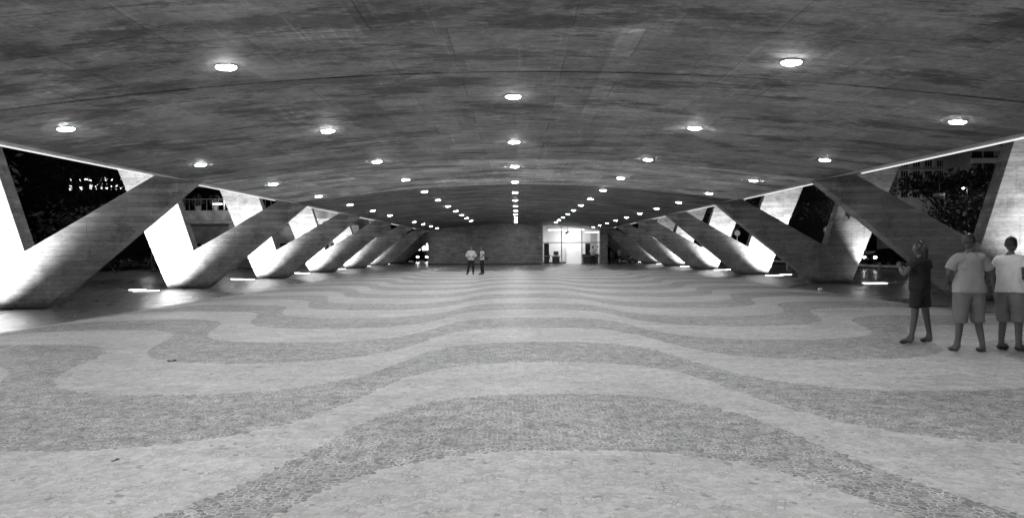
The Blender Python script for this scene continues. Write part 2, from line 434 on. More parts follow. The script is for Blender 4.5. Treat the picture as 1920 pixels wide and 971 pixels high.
# ---------------------------------------------------------------- ceiling lights
def make_down():
    root = empty('ceiling_light')
    MB().lathe([(.125, .02), (.146, .0), (.148, -.012), (.134, -.016), (.124, -.004)], 24).build('trim_ring', 'steel', root)
    MB().lathe([(.124, .001), (.123, -.012), (.11, -.026), (.06, -.036), (.0005, -.038)], 24).build('lens', 'lamp', root, smooth=True)
    return root
dl = make_down(); first = True
rows = [('middle row', .06, 11.8253, 12, ()), ('row left of the middle', -3.8169, 9.2537, 11, ()), ('row right of the middle', 3.8169, 9.2537, 12, ()),
        ('outer left row', -7.6259, 11.706, 12, (7,)), ('outer right row', 7.6259, 11.706, 12, ())]
for nm, x, y0, n, skip in rows:
    c = 0
    for j in range(-4, n):
        if j in skip: continue
        o = dl if first else copy_tree(dl); first = False
        o.location = (x, y0+5*j, zc(x)-.001)
        o.rotation_euler = (0, math.atan(.02*x-.0000784*x**3), 0)
        if x > 1 or x < -5:
            for c_ in o.children:
                if c_.name.startswith('lens'):
                    c_.material_slots[0].link = 'OBJECT'; c_.material_slots[0].material = M['lampR' if x < 5 else 'lampRR']
        if j < 0: lab = 'ceiling light outside the picture, %s, %s overhead' % (nm, ORD[-j-1])
        else: lab = 'round ceiling light, %s, %s from the camera' % (nm, ORD[c]); c += 1
        tag(o, lab, 'ceiling light', 'round lights in the concrete ceiling')

# ---------------------------------------------------------------- floor uplights
def make_up(power, cone, tgt_off, w=.9):
    root = empty('floor_light')
    h = w/2
    MB().box(-h-.04, h+.04, -.17, .17, .0015, .012).build('trim_plate', 'steel', root)
    MB().box(-h, h, -.12, .12, .013, .022).build('lens', 'uplens', root)
    lamp('uplight_beam', 'SPOT', (0, 0, .05), power, tgt_off, root, .12, cone, .75)
    return root
upL = [('left', -1, y, k) for k, y in enumerate(PIL_L)]+[('right', 1, y, k) for k, y in enumerate(PIL_R)]
for side, s, y, k in upL:
    if side == 'left':
        specs = [(-14.75, y-1.75, UP_POWER), (-15.55, y-.95, UP_POWER*.7)]
    else:
        specs = [(14.6, y-1.5, UP_POWER*.95), (15.6, y-.6, UP_POWER*.5)]
    if side == 'right' and k == 2: specs = [(15.55, y-.5, UP_POWER*.3)]
    if side == 'right' and k == 1: specs = [(16.6, y-2.0, UP_POWER*.5)]
    if k >= 6: specs = specs[:1]
    for q, (x, yy, pw) in enumerate(specs):
        pw *= [1, 1, 1, .95, .85, .5, .45, .05][k]
        tgt = (s*(15.2-abs(x)), y-yy, 2.3)
        o = make_up(pw*1.05 if not (side == 'right' and k in (1, 2)) else pw*1.3, 116 if not (side == 'right' and k in (1, 2)) else 72, tgt if not (side == 'right' and k in (1, 2)) else (s*.1, .8, 2.6) if k == 2 else (-1.3, 2.0, 2.9), .95 if q == 0 else .6); o.location = (x, yy, .0)
        dist = 'beside the camera' if k == 0 else 'by the %s pillar from the camera' % ORD[k-1]
        tag(o, '%sglowing floor light on the %s %s' % ('' if len(specs) == 1 else ('wide ' if q == 0 else 'short '), side, dist), 'floor light', 'floor lights aimed at the pillars')

# ---------------------------------------------------------------- far brick wall
WY = 69.25
bwall = empty('brick_wall', (0, WY, 0)); tag(bwall, 'dark brick wall closing the far end of the plaza, left of the glass doors', 'wall')
def arch_poly(x0, x1, top=-.004, n=14):
    xs = [x0+(x1-x0)*i/n for i in range(n+1)]
    return [(x0, 0.0)]+[(x1, 0.0)]+[(x, zc(x)+top) for x in xs[::-1]]
MB().prism(arch_poly(-8.86, 2.72), 0, .35).build('brickwork', 'brick', bwall)
MB().box(-8.87, 2.70, -.03, -.003, 0.0, .16).build('skirting', 'darkmetal', bwall)
MB().box(2.45, 2.60, -.08, -.003, 2.55, 2.85).build('alarm_box', 'steel', bwall)
pier = tag(MB().prism(arch_poly(8.62, 9.35), WY, WY+.9).build('brick_pier', 'brick'), 'narrow dark brick pier at the right end of the glass front', 'wall')

# ---------------------------------------------------------------- lit room behind glass
room = empty('reception_room', (0, WY, 0)); tag(room, 'brightly lit white reception room behind the glass front at the far end', 'room')
MB().box(2.6, 8.9, 3.6, 3.75, 0, 4.1).build('back_wall', 'white', room)
MB().box(2.62, 2.72, .36, 3.59, 0, 4.1).build('side_wall', 'white', room)
MB().box(8.63, 8.73, .92, 3.59, 0, 3.5).build('side_wall', 'white', room)
MB().box(2.73, 8.62, .05, 3.59, 0.003, .03).build('room_floor', 'offwhite', room)
MB().box(2.73, 8.62, 3.55, 3.598, .03, .2).build('skirting', 'dark', room)
for x in (3.4, 5.6):
    MB().box(x, x+1.5, 1.3, 1.42, 3.52, 3.56).build('fluorescent_tube', 'tube', room)
t_ = MB().box(7.2, 8.5, .9, 1.05, 3.24, 3.30).build('fluorescent_tube', 'tube', room)
lamp('room_glow', 'AREA', (5.7, 1.5, 3.3), 130, (5.7, 2.6, 0), room, 2.2)
gf = empty('glass_front', (0, WY, 0)); tag(gf, 'glazed screen of grey metal bars in front of the lit room', 'glass front')
fr = MB()
for x in (2.76, 4.68, 6.74, 8.58):
    fr.box(x-.05, x+.05, -.06, .06, 0.004, zc(x)-.01)
fr.box(2.81, 8.53, -.05, .05, 2.16, 2.26)
for a, b in ((2.81, 4.63), (6.79, 8.53)):
    fr.box(a, b, -.05, .05, .84, .90); fr.box(a, b, -.05, .05, .02, .08)
fr.build('metal_frame', 'steel', gf)
for a, b in ((2.81, 4.63), (4.73, 6.69), (6.79, 8.53)):
    MB().box(a, b, -.006, .006, 2.262, 3.40).build('glass_pane', 'glass', gf)
for a, b in ((2.81, 4.63), (6.79, 8.53)):
    MB().box(a, b, -.006, .006, .902, 2.158).build('glass_pane', 'glass', gf)
# cupboards seen through the open middle bay
cb = empty('white_cupboard', (5.35, WY+2.6, .03)); tag(cb, 'white double cupboard with four small knobs seen through the open middle bay', 'cupboard')
MB().box(0, 2.0, 0, .55, 0, 2.1).build('carcass', 'white', cb)
for i in range(2):
    d = MB().box(.02+i*.99, .99+i*.99, -.03, -.003, .05, 2.06).build('door', 'white', cb)
    MB().lathe([(.03, -.035), (.03, -.075), (.001, -.08)], 10, (.14+i*.9, 0, .95), 'y').build('knob', 'darkmetal', d)
    MB().lathe([(.03, -.035), (.03, -.075), (.001, -.08)], 10, (.87+i*.25, 0, 1.2), 'y').build('knob', 'darkmetal', d)
lock = empty('tall_dark_cabinet', (2.95, WY+1.2, .03)); tag(lock, 'tall black cabinet in the left bay of the lit room', 'cabinet')
MB().box(0, .52, 0, .5, 0.0, 2.12).build('carcass', 'dark', lock); MB().box(.02, .5, -.02, -.003, .08, 2.08).build('door', 'dark', lock)
ch = empty('office_chair', (3.35, WY+.75, .03)); tag(ch, 'black office chair behind the left glass bay', 'chair')
MB().box(-.24, .24, -.22, .22, .42, .5).build('seat', 'dark', ch, bevel=.03); MB().box(-.2, .2, .2, .27, .55, .98).build('backrest', 'dark', ch, bevel=.03)
MB().tube([(0, 0, .1), (0, 0, .42)], .03).build('stem', 'dark', ch)
b_ = MB()
for i in range(5):
    a = i*2*math.pi/5; b_.tube([(0, 0, .12), (.28*math.cos(a), .28*math.sin(a), .05)], .02, 6)
b_.build('base', 'dark', ch)
dk = empty('reception_desk', (3.75, WY+.9, .03)); tag(dk, 'black desk behind the left glass bay with a monitor on it', 'desk')
MB().box(0, .82, 0, .6, .72, .78).build('top', 'dark', dk); MB().box(.04, .78, .05, .55, .0, .715).build('carcass', 'dark', dk)
mo = empty('monitor', (4.18, WY+1.1, .813)); tag(mo, 'black monitor standing on the reception desk', 'monitor')
MB().box(-.26, .26, 0, .05, .12, .52).build('screen', 'dark', mo); MB().box(-.05, .05, .06, .1, .0, .3).build('stand', 'dark', mo); MB().box(-.13, .13, -.05, .15, 0, .02).build('foot', 'dark', mo)
dk2 = empty('long_dark_desk', (6.9, WY+1.0, .03)); tag(dk2, 'long black counter behind the right glass bay', 'desk')
MB().box(0, 1.65, 0, .6, .72, 1.0).build('top', 'dark', dk2); MB().box(.05, 1.6, .06, .54, 0, .715).build('carcass', 'dark', dk2)
pn = tag(MB().box(6.82, 8.05, WY+3.4, WY+3.5, .9, 2.15).build('dark_notice_board', 'dark'), 'dark grey board on the back wall of the right bay', 'board')
cu = tag(MB().box(0, 0, 0, 0, 0, 0).build('curtain', 'offwhite'), 'pale pleated curtain hanging in the right corner of the lit room', 'curtain')
me = cu.data; bm = bmesh.new()
pv = []
for i in range(41):
    x = 7.85+.75*i/40; yv = WY+2.3+.05*math.sin(i*1.6); pv.append((bm.verts.new((x, yv, .15)), bm.verts.new((x, yv+.01, 3.3))))
for a, b in zip(pv[:-1], pv[1:]): bm.faces.new((a[0], b[0], b[1], a[1]))
bm.to_mesh(me); bm.free()
sm = cu.modifiers.new('thick', 'SOLIDIFY'); sm.thickness = .01
spt = empty('track_spotlight', (5.35, WY+.9, 3.30)); tag(spt, 'black spotlight hanging from the room ceiling in the middle bay', 'spotlight')
MB().tube([(0, 0, .75), (0, 0, .05)], .02).build('stem', 'dark', spt); MB().tube([(-.18, -.05, -.16), (.12, .05, .06)], [.09, .07], 10).build('head', 'dark', spt)
dm = empty('door_mat', (6.9, WY-.55, 0)); tag(dm, 'low dark doorstop weight on the floor outside the glass front', 'door stop')
MB().box(-.35, .35, -.15, .15, .001, .05).build('weight', 'dark', dm, bevel=.015)
dm2 = copy_tree(dm); dm2.location = (4.72, WY-.35, 0); dm2.scale = (.6, 1, 1); tag(dm2, 'small dark doorstop at the foot of the bar left of the open bay', 'door stop')

# ---------------------------------------------------------------- people
def seg_d(p, a, b):
    ab = b-a; L = ab.length_squared; t = 0 if L == 0 else (p-a).dot(ab)/L
    tc = max(0, min(1, t)); return (p-(a+ab*tc)).length, t
def person(loc, rz, H, label, J, skin, clothes, hair='short', girth=1.0, group=None, extra=None):
    k = H/1.75
    root = empty('person', loc, rz, k); tag(root, label, 'person', group)
    base = {'pelvis': (0, 0, .93), 'waist': (0, 0, 1.08), 'chest': (0, .01, 1.26), 'neck': (0, .015, 1.45), 'head': (0, 0, 1.53),
            'shL': (-.165, .01, 1.40), 'shR': (.165, .01, 1.40), 'elL': (-.23, .03, 1.13), 'elR': (.23, .03, 1.13), 'wrL': (-.24, -.05, .89), 'wrR': (.24, -.05, .89),
            'hipL': (-.095, 0, .88), 'hipR': (.095, 0, .88), 'knL': (-.11, -.01, .49), 'knR': (.11, -.01, .49), 'anL': (-.12, .02, .09), 'anR': (.12, .02, .09)}
    base.update(J)
    for s in 'LR':
        if 'to'+s not in base: base['to'+s] = (base['an'+s][0]*1.12, base['an'+s][1]-.17, .035)
        if 'he'+s not in base: base['he'+s] = (base['an'+s][0], base['an'+s][1]+.03, .045)
    g = girth
    rad = {'pelvis': (.15*g, .115*g), 'waist': (.135*g, .10*g), 'chest': (.165*g, .115*g), 'neck': (.057, .057), 'head': (.06, .065), 'sh': (.062, .062), 'el': (.043, .043), 'wr': (.028, .028),
           'hip': (.09*g, .09*g), 'kn': (.058, .058), 'an': (.04, .04), 'to': (.038, .028), 'he': (.036, .036)}
    bones = [('pelvis', 'waist'), ('waist', 'chest'), ('chest', 'neck'), ('neck', 'head')]
    for s in 'LR': bones += [('chest', 'sh'+s), ('sh'+s, 'el'+s), ('el'+s, 'wr'+s), ('pelvis', 'hip'+s), ('hip'+s, 'kn'+s), ('kn'+s, 'an'+s), ('an'+s, 'to'+s), ('an'+s, 'he'+s)]
    names = list(base); idx = {n: i for i, n in enumerate(names)}
    me = bpy.data.meshes.new('tmp'); me.from_pydata([base[n] for n in names], [(idx[a], idx[b]) for a, b in bones], []); me.update()
    o = bpy.data.objects.new('tmp', me); COL.objects.link(o)
    sk = o.modifiers.new('s', 'SKIN'); sk.use_smooth_shade = True; sk.branch_smoothing = .3
    for i, n in enumerate(names):
        r = rad[n] if n in rad else rad[n[:-1]]
        me.skin_vertices[0].data[i].radius = r; me.skin_vertices[0].data[i].use_root = (n == 'pelvis')
    ss = o.modifiers.new('u', 'SUBSURF'); ss.levels = 2; ss.render_levels = 2
    dg = bpy.context.evaluated_depsgraph_get(); dg.update()
    ev = bpy.data.meshes.new_from_object(o.evaluated_get(dg))
    bpy.data.objects.remove(o)
    B = {n: Vector(base[n]) for n in base}
    verts = [v.co.copy() for v in ev.vertices]; norms = [v.normal.copy() for v in ev.vertices]
    faces = [tuple(p.vertices) for p in ev.polygons]
    # clothing shells
    fb = []
    for f in faces:
        c = sum((verts[i] for i in f), Vector())/len(f); best = None
        for a, b in bones:
            d, t = seg_d(c, B[a], B[b])
            rr = (rad[a] if a in rad else rad[a[:-1]])[0]
            d -= rr*.6
            if best is None or d < best[0]: best = (d, a, b, t)
        fb.append((best[1], best[2], best[3], c))
    for cl_ in clothes:
        nm, mat, offs, rule = cl_[:4]; zmin = cl_[4] if len(cl_) > 4 else None
        sel = [i for i, q in enumerate(fb) if rule(*q)]
        mp = {}; mb = MB()
        for i in sel:
            for v in faces[i]:
                if v not in mp: mp[v] = len(mp); w_ = verts[v]; of_ = offs*max(.45, min(1, (1.5-w_.z)/.38)) if nm == 'shirt' else offs; q_ = w_+norms[v]*(of_+.3*of_*math.sin(w_.z*23+w_.x*17+2*math.sin(w_.z*9))*math.sin(w_.x*31+w_.y*23+w_.z*6)); mb.v.append((q_.x, q_.y, q_.z if zmin is None else max(q_.z, zmin)))
            mb.f.append(tuple(mp[v] for v in faces[i]))
        if mb.f:
            cob = mb.build(nm, mat, root, True, fix=False)
            so = cob.modifiers.new('t', 'SOLIDIFY'); so.thickness = .008; so.offset = 1
    # body mesh: body + head + hands
    mb = MB(); mb.v = [tuple(v) for v in verts]; mb.f = list(faces)
    hd = Vector(base['head'])+Vector((0, -.015, .085))
    n = 14; m_ = 24; vs = []
    for i in range(n+1):
        th = math.pi*i/n
        for q in range(m_):
            a = 2*math.pi*q/m_
            x = .075*math.sin(th)*math.cos(a); y = .095*math.sin(th)*math.sin(a); z = .12*math.cos(th)
            if z < 0: x *= 1+z*2.6; y = y*(1+z*1.2)-(-z)*.12
            if y < 0:
                nose = math.exp(-((x/.013)**2)-((z+.018)/.024)**2); y -= nose*.026
                for sx in (-1, 1): y += .010*math.exp(-(((x-sx*.028)/.016)**2)-((z-.008)/.012)**2)
                y -= .006*math.exp(-((x/.025)**2)-((z+.058)/.008)**2)
                y += .004*math.exp(-((x/.025)**2)-((z+.066)/.005)**2)
            vs.append((hd.x+x, hd.y+y, hd.z+z))
    mb.add(vs, [(i*m_+q, (i+1)*m_+q, (i+1)*m_+(q+1) % m_, i*m_+(q+1) % m_) for i in range(n) for q in range(m_)])
    for sx in (-1, 1): mb.ell((hd.x+sx*.076, hd.y+.012, hd.z-.005), (.010, .020, .032), 6)
    for s in 'LR':
        el, wr = B['el'+s], B['wr'+s]; d = (wr-el).normalized()
        side = d.cross(Vector((0, -1, 0))); side = side.normalized() if side.length > .1 else Vector((1, 0, 0))
        nrm = d.cross(side).normalized(); sg = -1 if s == 'L' else 1
        pc = wr+d*.045
        mb.tube([wr-d*.01, wr+d*.02, pc, wr+d*.085], [.024, .03, .036, .03], 8)
        for q, (o_, L) in enumerate(((-.027, .068), (-.009, .078), (.009, .074), (.027, .058))):
            b0 = wr+d*.075+side*o_; b1 = b0+d*L*.5+nrm*.008; b2 = b1+d*L*.42+nrm*.022
            mb.tube([b0, b1, b2], [.0095, .009, .007], 6)
        t0 = wr+d*.03-side*.024*sg; t1 = t0-side*.028*sg+d*.025; t2 = t1+d*.032-side*.006*sg
        mb.tube([t0, t1, t2], [.012, .010, .008], 6)
    mb.build('body', skin, root, True, fix=False)
    # hair cap
    hv = []; n2 = 12
    low = {'short': -.02, 'long': -.12, 'bald': .06}[hair]
    for i in range(n2+1):
        th = (math.pi*.62)*i/n2
        for q in range(m_):
            a = 2*math.pi*q/m_; x = .082*math.sin(th)*math.cos(a); y = .104*math.sin(th)*math.sin(a)+.006; z = .128*math.cos(th)
            if y < 0 and z < .055: y *= .45; z = max(z, .035)
            if z < low*1.2 and hair == 'short': z = low
            hv.append((hd.x+x, hd.y+y, hd.z+z+.002))
    h = MB().add(hv, [(i*m_+q, (i+1)*m_+q, (i+1)*m_+(q+1) % m_, i*m_+(q+1) % m_) for i in range(n2) for q in range(m_)])
    if hair == 'long': h.tube([(hd.x, hd.y+.06, hd.z+.05), (hd.x, hd.y+.09, hd.z-.06), (hd.x, hd.y+.10, hd.z-.19), (hd.x, hd.y+.09, hd.z-.25)], [.06, .065, .05, .015], 10)
    h.build('hair', 'hair', root, True)
    return root
TORSO = {'pelvis', 'waist', 'chest', 'neck'}
def shirt(sleeve_end, bottom=.9):
    def f(a, b, t, c):
        if c.z < bottom or (a == 'neck'): return False
        if (a, b) == ('chest', 'neck') and c.z > 1.455: return False
        if a in ('pelvis', 'waist', 'chest'): return True
        if a.startswith('sh'): return t < sleeve_end
        if a.startswith('el'): return t < sleeve_end-1
        return a.startswith('hip')
    return f
def pants(leg_end, top=.98):
    def f(a, b, t, c):
        if c.z > top: return False
        if a in ('pelvis',): return b != 'waist' or True
        if a.startswith('hip'): return t < leg_end
        if a.startswith('kn'): return t < leg_end-1
        return False
    return f
def foot(side, top):
    return lambda a, b, t, c: a == 'an'+side and c.z < top

person((-2.75, 42.8, 0.001), 0, 1.80, 'man in white shirt facing the camera, hands before his waist',
    {'elL': (-.29, .02, 1.15), 'elR': (.29, .02, 1.15), 'wrL': (-.13, -.2, 1.10), 'wrR': (.15, -.2, 1.10), 'knL': (-.15, -.01, .49), 'anL': (-.22, .02, .09), 'knR': (.12, -.01, .49), 'anR': (.13, .02, .09)},
    'skin2', [('shirt', 'whitecloth', .022, shirt(1.75)), ('trousers', 'darkcloth', .02, pants(1.95)), *[('shoe', 'shoe', .012, foot(q, .085)) for q in 'LR']], girth=1.12)
p2 = person((-2.06, 42.95, 0.001), R(-65), 1.78, 'person turned left in white T-shirt and black trousers, a bag at the hip',
    {'elL': (-.22, .06, 1.13), 'wrL': (-.2, -.14, .95), 'elR': (.21, -.02, 1.14), 'wrR': (.18, -.2, 1.02), 'head': (0, -.02, 1.53)},
    'skin2', [('shirt', 'whitecloth', .018, shirt(.55)), ('trousers', 'darkcloth', .016, pants(1.95)), *[('shoe', 'shoe', .012, foot(q, .085)) for q in 'LR']], hair='long', girth=.95)
bag = empty('shoulder_bag', (-1.83, 43.0, 1.02)); tag(bag, 'small black bag hanging behind the hip of the person in black trousers', 'bag')
MB().prism([(-.13, -.08), (.16, -.10), (.19, .02), (.02, .10), (-.12, .08)], -.05, .05).build('pouch', 'leather', bag, bevel=.02)
MB().tube([(-.1, -.03, .06), (-.16, -.06, .25), (-.2, -.04, .43), (-.22, .04, .40), (-.14, .05, .2), (-.06, .03, .07)], .008, 6).build('strap', 'leather', bag)
GP = 'passers-by in the right foreground'
person((6.83, 10.2, 0.001), R(168), 1.78, 'person in a grey T-shirt and long shorts seen from behind at the right',
    {'knL': (-.12, -.02, .49), 'anL': (-.17, .04, .09), 'knR': (.12, .02, .49), 'anR': (.16, .02, .09), 'elL': (-.27, -.02, 1.13), 'wrL': (-.2, -.2, 1.0), 'elR': (.26, -.03, 1.14), 'wrR': (.18, -.22, 1.05)},
    'skin', [('shirt', 'greycloth', .045, shirt(.7, .84), .88), ('shorts', 'midcloth', .03, pants(1.25, .95), .44), *[('sandal', 'shoe', .01, foot(q, .045)) for q in 'LR']], girth=1.1, group=GP)
person((6.66, 11.15, 0.001), R(205), 1.68, 'person in dark top and short dark shorts standing left of the one in grey',
    {'knL': (-.16, 0, .49), 'anL': (-.24, .02, .09), 'knR': (.13, 0, .49), 'anR': (.22, .0, .09), 'elR': (.33, -.05, 1.16), 'wrR': (.20, -.22, 1.30), 'elL': (-.24, 0, 1.13), 'wrL': (-.2, -.15, .93)},
    'skin', [('shirt', 'darkcloth', .035, shirt(.5, .88), .92), ('shorts', 'darkcloth', .02, pants(.75, .97), .62), *[('sandal', 'shoe', .01, foot(q, .045)) for q in 'LR']], girth=1.0, group=GP, hair='long')
person((7.52, 10.3, 0.001), R(118), 1.73, 'person in a white T-shirt and light shorts cut by the right edge of the picture',
    {'knL': (-.11, 0, .49), 'anL': (-.12, .02, .09), 'knR': (.10, 0, .49), 'anR': (.12, .03, .09)},
    'skin', [('shirt', 'whitecloth', .038, shirt(.45, .86), .9), ('shorts', 'midcloth', .03, pants(1.22, .96), .45), *[('shoe', 'shoe', .014, foot(q, .085)) for q in 'LR']], girth=1.12, group=GP)
person((7.55, 66.6, 0.001), R(8), 1.85, 'guard in white shirt and black trousers before the right glass bay, one arm raised',
    {'elR': (.30, -.02, 1.42), 'wrR': (.42, -.1, 1.62), 'elL': (-.28, 0, 1.2), 'wrL': (-.12, -.2, 1.08), 'anL': (-.14, .02, .09), 'anR': (.12, .02, .09)},
    'skin', [('shirt', 'whitecloth', .03, shirt(1.8)), ('trousers', 'darkcloth', .02, pants(1.95)), *[('shoe', 'shoe', .012, foot(q, .085)) for q in 'LR']], girth=1.1)
person((9.9, 69.6, 0.001), R(20), 1.72, 'person in dark clothes standing in the shade right of the brick pier',
    {}, 'skin', [('shirt', 'darkcloth', .03, shirt(.8)), ('trousers', 'darkcloth', .02, pants(1.95)), *[('shoe', 'shoe', .012, foot(q, .085)) for q in 'LR']])
person((10.7, 70.2, 0.001), R(-30), 1.70, 'person in a grey shirt standing in the shade behind the motorcycle',
    {}, 'skin', [('shirt', 'greycloth', .045, shirt(.8)), ('trousers', 'darkcloth', .02, pants(1.95)), *[('shoe', 'shoe', .012, foot(q, .085)) for q in 'LR']])

# ---------------------------------------------------------------- motorcycle
def make_moto():
    root = empty('motorcycle'); 
    for x in (-.68, .68):
        w = MB(); pts = [(x+.28*math.cos(a*math.pi/12), 0, .31+.28*math.sin(a*math.pi/12)) for a in range(24)]
        w.tube(pts, .05, 8, close=True); wo_ = w.build('wheel', 'rubber', root, True)
        r_ = MB(); r_.lathe([(.04, -.06), (.04, .06)], 10, (x, 0, .31), 'y')
        for a in range(5):
            q = a*2*math.pi/5; r_.tube([(x, 0, .31), (x+.25*math.cos(q), 0, .31+.25*math.sin(q))], .014, 5)
        r_.build('rim', 'chrome', wo_)
    MB().tube([(.68, .07, .31), (.50, .07, .70), (.40, .05, .98)], .024, 6).tube([(.68, -.07, .31), (.50, -.07, .70), (.40, -.05, .98)], .024, 6).build('fork', 'chrome', root)
    MB().tube([(.36, -.34, 1.04), (.42, -.2, 1.03), (.42, .2, 1.03), (.36, .34, 1.04)], .016, 6).build('handlebar', 'darkmetal', root)
    MB().tube([(.42, 0, .9), (.1, 0, .45), (-.3, 0, .4), (-.35, 0, .72), (.35, 0, .86)], .03, 6).build('frame', 'darkmetal', root)
    MB().ell((.16, 0, .84), (.26, .13, .12), 8).build('fuel_tank', 'dark', root, True)
    MB().prism([(-.1, .78), (-.55, .82), (-.72, .86), (-.72, .90), (-.5, .92), (-.1, .86)], -.12, .12).build('seat', 'leather', root, bevel=.03)
    MB().box(-.18, .2, -.14, .14, .3, .62).build('engine', 'darkmetal', root, bevel=.03)
    MB().tube([(.1, -.15, .35), (-.3, -.17, .3), (-.85, -.17, .42)], [.025, .035, .05], 8).build('exhaust', 'chrome', root)
    MB().lathe([(.02, .06), (.09, .0), (.095, -.03)], 12, (.5, 0, .86), 'x').build('headlight', 'chrome', root)
    MB().tube([(.36, -.34, 1.04), (.34, -.36, 1.2)], .01, 5).ell((.33, -.37, 1.22), (.02, .06, .04), 5).build('mirror', 'darkmetal', root)
    MB().prism([(.98, .56), (.8, .63), (.55, .64), (.4, .56), (.42, .60), (.56, .675), (.82, .66)], -.07, .07).build('mudguard', 'dark', root)
    return root
mt = make_moto(); mt.location = (10.75, 66.4, 0.001); mt.rotation_euler = (0, 0, R(4)); mt.scale = (.98,)*3
tag(mt, 'black motorcycle parked side-on under the far right arms', 'motorcycle')

# ---------------------------------------------------------------- litter
def leaf(x, y, s, rz, lab):
    m = MB(); n = 9
    pts = [(-.05+.1*i/(n-1), .022*math.sin(math.pi*i/(n-1))) for i in range(n)]
    vs = []; 
    for i, (u, w) in enumerate(pts): vs += [(u, -w, .006+.012*abs(math.sin(i*.9))), (u, 0, .003), (u, w, .01+.01*math.cos(i))]
    fs = []
    for i in range(n-1):
        for q in (0, 1): fs.append((i*3+q, i*3+3+q, i*3+4+q, i*3+1+q))
    o = m.add(vs, fs).build('dry_leaf', 'darkmetal'); o.location = (x, y, .002); o.rotation_euler = (0, 0, rz); o.scale = (s,)*3
    return tag(o, lab, 'leaf', 'fallen leaves on the mosaic')
leaf(-4.87, 9.77, 1.2, .3, 'dark curled leaf on the pale left tongue of the mosaic'); leaf(-2.95, 5.13, .7, 1.2, 'dark fallen leaf in the pale band at lower left')
cup = empty('paper_cup', (11.0, 24.6, 0)); tag(cup, 'pale crumpled paper cup lying near the foot of the second right pillar', 'paper cup')
MB().lathe([(.001, -.06), (.05, -.06), (.065, .07), (.06, .07), (.046, -.05)], 12, (0, 0, .055), 'x').build('cup', 'white', cup)

# ---------------------------------------------------------------- low rail fence on the right
fence = empty('rail_fence', (19.4, 24, 0)); tag(fence, 'low concrete post-and-rail fence running along the right side of the plaza', 'fence')
for i in range(13):
    y = i*3.1
    MB().box(-.06, .06, y-.06, y+.06, 0, .72).build('post', 'grey', fence, bevel=.01)
rl = MB().box(-.035, .035, .08, 37.1, .50, .62)
rl.build('rail', 'grey', fence, bevel=.01)

# ---------------------------------------------------------------- trees and shrubs
def crown_mesh(clumps, n, leaf_s, seed, mat, name='crown'):
    rnd = random.Random(seed); vs = []; fs = []
    for (c, r) in clumps:
        k = int(n*r[0]*r[1]*r[2])
        for _ in range(k):
            d = Vector((rnd.gauss(0, 1), rnd.gauss(0, 1), rnd.gauss(0, 1))).normalized()*(rnd.random()**.45)
            p = Vector((c[0]+d.x*r[0], c[1]+d.y*r[1], c[2]+d.z*r[2]))
            a = Vector((rnd.gauss(0, 1), rnd.gauss(0, 1), rnd.gauss(0, .6))).normalized(); b = a.cross(Vector((rnd.gauss(0, 1), rnd.gauss(0, 1), rnd.gauss(0, 1)))).normalized()
            s = leaf_s*rnd.uniform(.6, 1.4); o = len(vs)
            vs += [p-a*s, p-b*s*.45, p+a*s, p+b*s*.45]; fs.append((o, o+1, o+2, o+3))
    return MB().add(vs, fs)
def make_tree(loc, h, spread, seed, label, mat='leaf', umbrella=False, dens=26, leaf_s=.16, group=None):
    rnd = random.Random(seed); root = empty('tree', loc); tag(root, label, 'tree', group)
    tr = MB().tube([(0, 0, 0), (.1, .05, h*.25), (-.05, .1, h*.5), (0, 0, h*.75)], [h*.035, h*.026, h*.018, h*.008], 10)
    cl = []
    for i in range(9 if not umbrella else 12):
        a = rnd.uniform(0, 2*math.pi); q = spread*rnd.uniform(.2, .8)
        zz = h*(rnd.uniform(.45, .92) if not umbrella else rnd.uniform(.66, .9)); c = (q*math.cos(a), q*math.sin(a), zz)
        sc = spread*rnd.uniform(.28, .48)
        cl.append((c, (sc, sc, sc*(.75 if not umbrella else .4))))
        tr.tube([(0, 0, h*.35), (c[0]*.5, c[1]*.5, (h*.35+zz)*.5), c], [h*.014, h*.009, h*.003], 6)
    cl.append(((0, 0, h*.8), (spread*.5, spread*.5, h*.16)))
    tr.build('trunk', 'bark', root, True)
    crown_mesh(cl, dens, leaf_s, seed, mat).build('crown', mat, root, fix=False)
    return root
TG = 'dark trees left of the plaza'
make_tree((-36, 42, 0), 13, 7.5, 1, 'big dark tree filling the first left gap between the pillars', 'leaf', dens=17, leaf_s=.22, group=TG)
make_tree((-46, 52, 0), 15, 8, 2, 'tall dark tree behind the first left pillar', 'leaf', dens=14, leaf_s=.24, group=TG)
make_tree((-50, 84, 0), 13, 8, 3, 'dark tree in front of the far lit building on the left', 'leaf', dens=11, leaf_s=.24, group=TG)
make_tree((-31, 50, 0), 5.5, 4.5, 9, 'low dark tree below the leaning arm of the first left pillar', 'leaf', dens=18, leaf_s=.2, group=TG)
def shrub(loc, r, h, seed, label, mat='leaf2', group=None):
    root = empty('shrub', loc); tag(root, label, 'shrub', group); rnd = random.Random(seed)
    st = MB(); cl = []
    for i in range(6):
        c = (rnd.uniform(-.6, .6)*r, rnd.uniform(-.5, .5)*r, h*rnd.uniform(.35, .75)); cl.append((c, (r*.45, r*.45, h*.33))); st.tube([(0, 0, 0), (c[0]*.5, c[1]*.5, c[2]*.6), c], [.04, .03, .01], 5)
    st.build('stem', 'bark', root); crown_mesh(cl, 150/max(h, 1), .09, seed, mat).build('foliage', mat, root, fix=False); return root
for i, (x, y, lab) in enumerate([(-30, 51, 'low shrub on the dark lawn, leftmost behind the first left pillar arm'), (-27.5, 52, 'second low shrub on the dark lawn left'), (-25.4, 51.3, 'low shrub left of the second pillar foot'),
                                 (-22.6, 52, 'low shrub behind the foot of the second left pillar')]):
    shrub((x, y, 0), 1.6, 1.3, 20+i, lab, group='low shrubs on the left lawn')
TR = 'dark trees right of the plaza'
